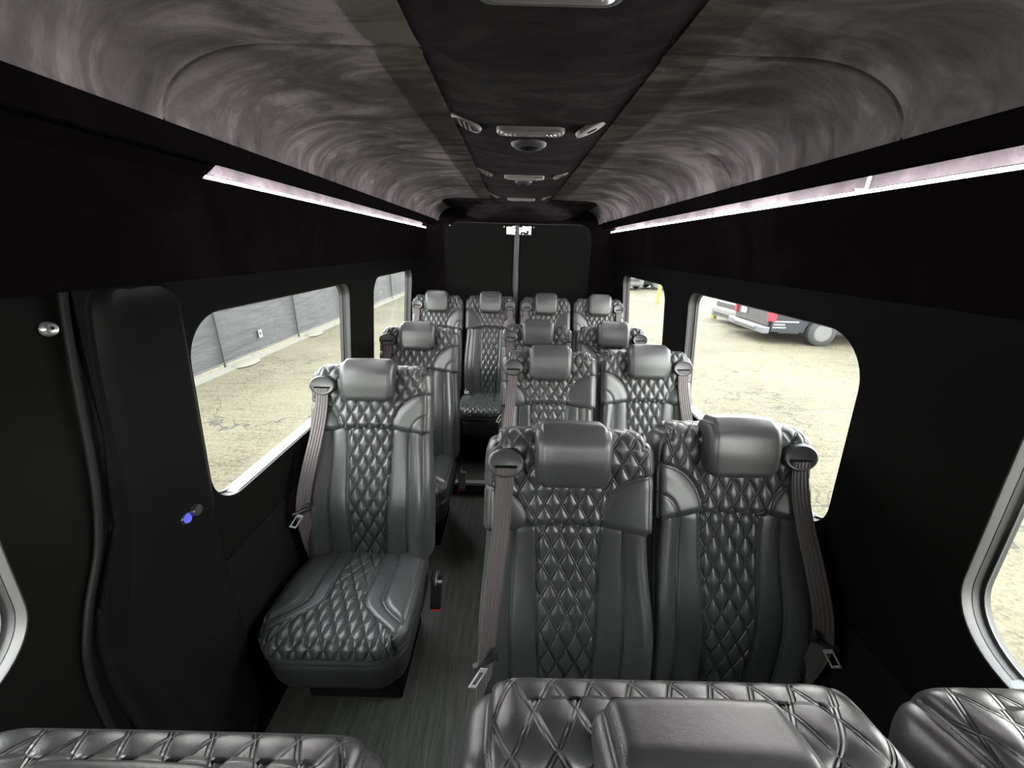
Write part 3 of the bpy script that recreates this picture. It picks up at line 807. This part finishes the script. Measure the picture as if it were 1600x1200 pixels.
# weatherstrip along the sliding door edge
b = MB(); pts = [(-(wx(z) + .004), y, z) for y, z in ((.56, .45), (.549, .66), (.552, .84), (.582, .96), (.630, 1.08), (.656, 1.22), (.670, 1.40), (.684, 1.55), (.70, 1.68), (.66, 1.76))]
pts[-2] = (-.800, .68, 1.68); pts[-1] = (-.780, .60, 1.77)
pts.append((-.768, .42, 1.82)); pts.append((-.764, .1, 1.83))
qq = []
for i in range(len(pts) - 1):
    p = [Vector(pts[max(0, min(len(pts) - 1, i + k))]) for k in (-1, 0, 1, 2)]
    for t_ in (0, .2, .4, .6, .8): qq.append(.5 * (2 * p[1] + (p[2] - p[0]) * t_ + (2 * p[0] - 5 * p[1] + 4 * p[2] - p[3]) * t_ ** 2 + (3 * p[1] - p[0] - 3 * p[2] + p[3]) * t_ ** 3))
pts = qq
b.tube(pts, .007, 12); struct(b.build('trim_door_weatherstrip', M['seal'], None, smooth=True))
# screw on sliding door
t = empty('trim_fastener', (-.848, .665, 1.525))
b = MB(); b.lathe([(.006, .006), (.010, .008), (.013, .004), (.014, 0)], (0, 0, 0), 'X', 24); b.build('fastener_ring', M['ring'], t, smooth=True)
b = MB(); b.lathe([(.0, .003), (.007, .004)], (0, 0, 0), 'X', 16); b.lathe([(0, .008), (.003, .007), (.003, .003)], (0, .002, .001), 'X', 10, mi=0); b.build('fastener_socket', M['slot'], t)
tag(t, 'small round metal fastener on the dark sliding door at far left', 'fastener')
# blue socket
t = empty('power_socket', (-.857, .81, 1.005))
b = MB(); b.lathe([(.010, .004), (.014, .006), (.017, .002), (.017, -.004)], (0, 0, 0), 'X', 24); b.build('socket_rim', M['plastic'], t, smooth=True)
b = MB(); b.lathe([(.0085, .0045), (.0125, .0055), (.0125, .001)], (0, 0, 0), 'X', 24); b.build('lit_ring', M['blue'], t, smooth=True)
b = MB(); b.lathe([(0, .004), (.004, .003), (.008, 0)], (0, 0, 0), 'X', 16); b.build('socket_well', M['slot'], t)
b = MB(); b.lathe([(0, .018), (.013, .017), (.015, .012), (.015, .004)], (0, .024, .006), 'X', 24); b.build('socket_cap', M['bezel'], t, smooth=True)
tag(t, 'small wall socket glowing blue beside its hanging round cap', 'socket')

# ------------------------------------------------------------------ outside
GZ = -.65
def ground_mat():
    mt = mat('pale_asphalt', (0.3, 0.29, 0.22), .9, spec=.2); q = NB(mt)
    n1 = q.noise(.6, 4, .6); n2 = q.noise(26, 4, .75); n3 = q.noise(6, 5, .7, 1.0, stretch=(.4, 2.2, 1))
    f = q.math('ADD', q.math('MULTIPLY', n2, .5), q.math('ADD', q.math('MULTIPLY', n1, .22), q.math('MULTIPLY', n3, .28)))
    col = q.ramp(f, [(0.38, (0.012, 0.0112, 0.007)), (0.45, (0.036, 0.0323, 0.0205)), (0.52, (0.051, 0.0468, 0.0305)), (0.62, (0.066, 0.0615, 0.0425))])
    vo = q.n.new('ShaderNodeTexVoronoi'); vo.feature = 'DISTANCE_TO_EDGE'; vo.inputs['Scale'].default_value = .45
    tcn = q.n.new('ShaderNodeTexCoord'); 
    nn = q.n.new('ShaderNodeTexNoise'); nn.inputs['Scale'].default_value = 1.5; nn.inputs['Detail'].default_value = 4
    q.l.new(tcn.outputs['Object'], nn.inputs['Vector'])
    va = q.n.new('ShaderNodeVectorMath'); va.operation = 'ADD'; q.l.new(tcn.outputs['Object'], va.inputs[0])
    vs_ = q.n.new('ShaderNodeVectorMath'); vs_.operation = 'SCALE'; vs_.inputs['Scale'].default_value = 1.6; q.l.new(nn.outputs['Color'], vs_.inputs[0]); q.l.new(vs_.outputs[0], va.inputs[1])
    q.l.new(va.outputs[0], vo.inputs['Vector'])
    cr = q.math('LESS_THAN', vo.outputs['Distance'], .006)
    mx = q.n.new('ShaderNodeMix'); mx.data_type = 'RGBA'; q.l.new(cr, mx.inputs[0]); q.l.new(col, mx.inputs[6]); mx.inputs[7].default_value = (.02, .019, .014, 1)
    q.l.new(mx.outputs[2], q.b.inputs['Base Color']); return mt
M['ground'] = ground_mat()
b = MB(); b.box(-40, 60, -20, 80, GZ - .1, GZ); struct(b.build('floor_outside', M['ground']))
bpy.data.objects['floor_outside'].name = 'ground'
def fence_mat():
    mt = mat('fence_screen', (0.10, 0.105, 0.11), .75); q = NB(mt)
    q.l.new(q.ramp(q.noise(1.6, 5, .65, .8, stretch=(1, .35, 3)), [(0.3, (0.010, 0.011, 0.0117)), (0.7, (0.022, 0.024, 0.025))]), q.b.inputs['Base Color'])
    q.l.new(q.bump(q.noise(3, 3, .5, stretch=(1, .5, 2)), .05, .5), q.b.inputs['Normal']); return mt
M['fence'] = fence_mat(); M['post'] = mat('galvanised_post', (0.015, 0.016, 0.017), .5, .3)
M['concrete'] = mat('pale_concrete', (0.062, 0.060, 0.046), .9); M['paper'] = mat('white_paper', (0.12, 0.12, 0.117), .7)
FX = -5.62
f = empty('screened_fence', (FX, 8, GZ))
b = MB(); rows = []
for z in (0.06, .7, 1.4, 2.1, 2.5):
    rows.append([(.012 * math.sin(y * 2.3 + z * 2) + .01 * math.sin(y * 7.1), y, z) for y in np.arange(-12, 22, .25)])
b.loft(rows, closed=False); b.build('screen_mesh', M['fence'], f, smooth=True)
for y in np.arange(-9.0, 21, 2.7):
    b = MB(); b.tube([(.04, y, 0), (.04, y, 2.6)], .020, 10); b.build('fence_post', M['post'], f)
for z in (.09, 2.5):
    b = MB(); b.tube([(.035, -12, z), (.035, 21.8, z)], .018, 8); b.build('fence_rail', M['post'], f)
tag(f, 'long dark grey screened fence beyond the left windows', 'fence')
b = MB(); b.box(FX + .08, FX + .32, -4, 30, GZ, GZ + .02); tag(b.build('concrete_kerb', M['concrete']), 'pale concrete strip along the foot of the fence', 'kerb')
for i, y in enumerate((7.35, 10.1)):
    b = MB(); b.lathe([(0, .03), (.15, .03), (.2, .02), (.24, 0)], (FX + .28, y, GZ + .021), 'Z', 24, sx=.8, sy=1.4)
    tag(b.build('concrete_footing', M['concrete'], smooth=True), 'pale concrete footing at the fence foot, %s' % ('nearer one seen left in the big left window' if i == 0 else 'farther one near the window right edge'), 'footing')
t = empty('paper_notice', (FX + .06, 8.28, GZ + .42))
b = MB(); b.box(0, .004, -.06, .06, -.085, .085); b.build('sheet', M['paper'], t)
b = MB(); b.box(.004, .006, -.025, .025, -.03, .035); b.build('printed_square', M['post'], t)
tag(t, 'small white paper notice with dark square fixed on the fence', 'notice')

M['truck'] = mat('dark_blue_grey_paint', (0.011, 0.013, 0.016), .45, spec=.22)
M['white_car'] = mat('white_paint', (0.10, 0.102, 0.10), .3, Coat_Weight=.4)
M['tyre'] = mat('tyre_rubber', (0.008, 0.0083, 0.009), .8); M['rim'] = mat('alloy_rim', (0.05, 0.05, 0.049), .5)
M['yellow'] = mat('yellow_paint', (0.13, 0.11, 0.018), .6); M['dark_glass'] = mat('dark_vehicle_glass', (0.01, 0.012, 0.014), .08)
M['lamp_red'] = mat('red_lamp', (0.25, 0.005, 0.015), .3); M['bumper'] = mat('grey_bumper', (0.055, 0.058, 0.06), .4); M['black_trim'] = mat('black_trim', (0.008, 0.008, 0.0085), .5)
M['white_mark'] = mat('white_lettering', (0.12, 0.12, 0.115), .6)
def wheel(parent, x, y, r, wd, face, rimr=.6):
    """axle along local Y; face = side seen"""
    w_ = MB(); prof_ = [(r * .60, 0), (r * .62, -wd / 2), (r * .9, -wd / 2), (r, -wd / 2 + .03), (r, wd / 2 - .03), (r * .9, wd / 2), (r * .62, wd / 2), (r * .60, .001)]
    w_.lathe(prof_, (x, y, r), 'Y', 36); o = w_.build('wheel', M['tyre'], parent, smooth=True)
    w_ = MB(); w_.lathe([(r * .64, face * wd * .49), (r * .60, face * wd * .50), (r * .54, face * wd * .30), (r * .30, face * wd * .18), (r * .18, face * wd * .30), (0, face * wd * .32)], (x, y, r), 'Y', 36)
    rm = w_.build('rim', M['rim'], o, smooth=True)
    for k in range(8):
        a = 2 * math.pi * k / 8; w_ = MB(); w_.lathe([(.0, face * (wd * .27)), (r * .10, face * (wd * .27)), (r * .10, face * wd * .1)], (x + r * .42 * math.cos(a), y, r + r * .42 * math.sin(a)), 'Y', 12)
        w_.build('rim_hole', M['black_trim'], rm)
    return o
# pickup: tailgate faces -X, near side faces -Y
tr = empty('pickup_truck', (6.88, 10.40, GZ), R(-2))
b = MB()
def arch_side(y, x0, x1, ztop, zb, wxs, r):
    pts = [(x0, ztop), (x0, zb)]
    for wxx in wxs:
        for k in range(0, 13):
            a = math.pi - math.pi * k / 12; pts.append((wxx + r * math.cos(a), max(zb, .36 + r * math.sin(a))))
    pts += [(x1, zb), (x1, ztop)]
    return [(p[0], y, p[1]) for p in pts]
near = arch_side(0, .12, 2.45, 1.22, .34, [1.45], .43)
b.loft([[(x, 0.0, z) for x, _, z in near], [(x, .35, z) for x, _, z in near]])
b.loft([[(x, 1.55, z) for x, _, z in near], [(x, 1.9, z) for x, _, z in near]])
b.box(.14, 2.45, .3, 1.6, .45, .70)
b.build('cargo_bed', M['truck'], tr, smooth=True)
b = MB(); b.box(.06, .14, .08, 1.82, .48, 1.21); b.build('tailgate', M['black_trim'], tr, bevel=.015)
b = MB(); cabp = [(2.5, .48), (2.5, 1.35), (2.75, 1.95), (4.4, 1.97), (5.0, 1.35), (6.1, 1.22), (6.25, 1.0), (6.25, .5)]
b.loft([[(x, y, z) for x, z in cabp] for y in (.02, 1.88)]); b.build('cab', M['truck'], tr, bevel=.04)
b = MB(); b.loft([[(x, y, z) for x, z in ((2.85, 1.4), (2.95, 1.85), (4.3, 1.87), (4.75, 1.4))] for y in (.005, .03)]); b.build('side_window', M['dark_glass'], tr)
b = MB(); b.box(-.10, .10, .0, 1.9, .28, .47); b.box(-.12, -.08, .35, 1.55, .34, .45); b.build('rear_bumper', M['bumper'], tr, bevel=.03)
for y in (-.012, 1.74):
    b = MB(); b.box(.02, .20, y, y + .13, .62, 1.10); b.build('tail_light', M['lamp_red'], tr, bevel=.01)
b = MB(); b.box(.03, .062, 1.20, 1.50, .66, .84); b.build('licence_plate', M['paper'], tr)
b = MB(); b.tube([(.04, .85, .90), (.02, 1.1, .95), (.02, 1.6, .93)], .03, 8); b.build('tailgate_handle', M['bumper'], tr)
wheel(tr, 1.45, .02, .37, .26, -1); wheel(tr, 1.45, 1.88, .37, .26, 1); wheel(tr, 5.3, .12, .37, .24, -1); wheel(tr, 5.3, 1.78, .37, .24, 1)
b = MB(); b.box(.35, .95, .05, .3, .28, .5); b.build('fuel_tank', M['black_trim'], tr, bevel=.03)
rnd = random.Random(3)
for row, (z, n_, x0) in enumerate(((.60, 13, .16), (.52, 6, .16), (.44, 7, .16))):
    b = MB(); x = x0
    for k in range(n_):
        wl_ = rnd.uniform(.03, .05); b.box(x, x + wl_, -.006, 0.0, z, z + .045); x += wl_ + .012
    b.build('side_lettering', M['white_mark'], tr)
tag(tr, 'dark pickup truck with red tail light and white side lettering outside the right window', 'truck')

def car(name, loc, rz, body, L, Wd, prof_, win, label, cat, wheels, rr=.33):
    t = empty(name, loc, rz)
    b = MB(); b.loft([[(x, y, z) for x, z in prof_] for y in (0, .08, Wd - .08, Wd)]); b.build('body', body, t, smooth=True, bevel=.04)
    b = MB(); b.loft([[(x, y, z) for x, z in win] for y in (-.006, Wd + .006)]); b.build('side_glass', M['dark_glass'], t)
    for x in wheels:
        wheel(t, x, .06, rr, .22, -1); wheel(t, x, Wd - .06, rr, .22, 1)
    b = MB(); b.box(-.03, .04, .3, Wd - .3, .55, .72); b.build('grille', M['black_trim'], t, bevel=.01)
    b = MB(); b.box(-.028, .05, .2, Wd - .2, .26, .36); b.build('air_intake', M['black_trim'], t, bevel=.01)
    for y in (.06, Wd - .40):
        b = MB(); b.box(-.02, .10, y, y + .34, .62, .76); b.build('headlight', M['lens'], t, bevel=.02)
    tag(t, label, cat); return t
sed = [(0, .18), (-.03, .5), (.03, .78), (1.1, .98), (1.9, 1.42), (3.2, 1.44), (4.0, 1.05), (4.6, 1.0), (4.65, .3)]
sw = [(1.3, 1.0), (1.95, 1.36), (3.1, 1.38), (3.8, 1.02)]
car('parked_car', (7.38, 12.50, GZ), R(3), M['white_car'], 4.6, 1.8, sed, sw, 'white car parked behind the dark pickup truck, front end showing', 'car', (1.15, 3.8))
suv = [(0, .3), (-.02, .9), (.1, 1.1), (1.2, 1.2), (1.8, 1.75), (4.4, 1.8), (4.8, 1.1), (4.85, .35)]
sv = [(1.5, 1.25), (1.95, 1.68), (4.2, 1.7), (4.5, 1.2)]
car('parked_truck', (8.05, 24.6, GZ), R(98), M['white_car'], 4.8, 1.9, suv, sv, 'white vehicle at left among the distant parked ones in narrow right window', 'car', (.95, 3.8), .38)
car('parked_car', (8.20, 25.3, GZ), R(4), M['truck'], 4.8, 1.9, suv, sv, 'dark vehicle among distant parked ones in narrow right window, right of the white one', 'car', (.95, 3.8), .38)
for x, y, r_, l_ in ((7.58, 14.6, .10, 'yellow bollard in front of the white parked car'), (6.90, 18.7, .085, 'yellow bollard seen through the narrow right window')):
    b = MB(); b.lathe([(r_, 0), (r_, 1.35), (r_ * .7, 1.42), (0, 1.45)], (x, y, GZ), 'Z', 24); tag(b.build('bollard', M['yellow'], smooth=True), l_, 'bollard', 'yellow bollards in the lot')
M['line'] = mat('worn_white_paint', (0.075, 0.073, 0.056), .8)
b = MB(); b.box(3.9, 8.5, 13.2, 13.32, GZ, GZ + .003); tag(b.build('painted_line', M['line']), 'worn pale painted parking line on asphalt seen through narrow right window', 'line')
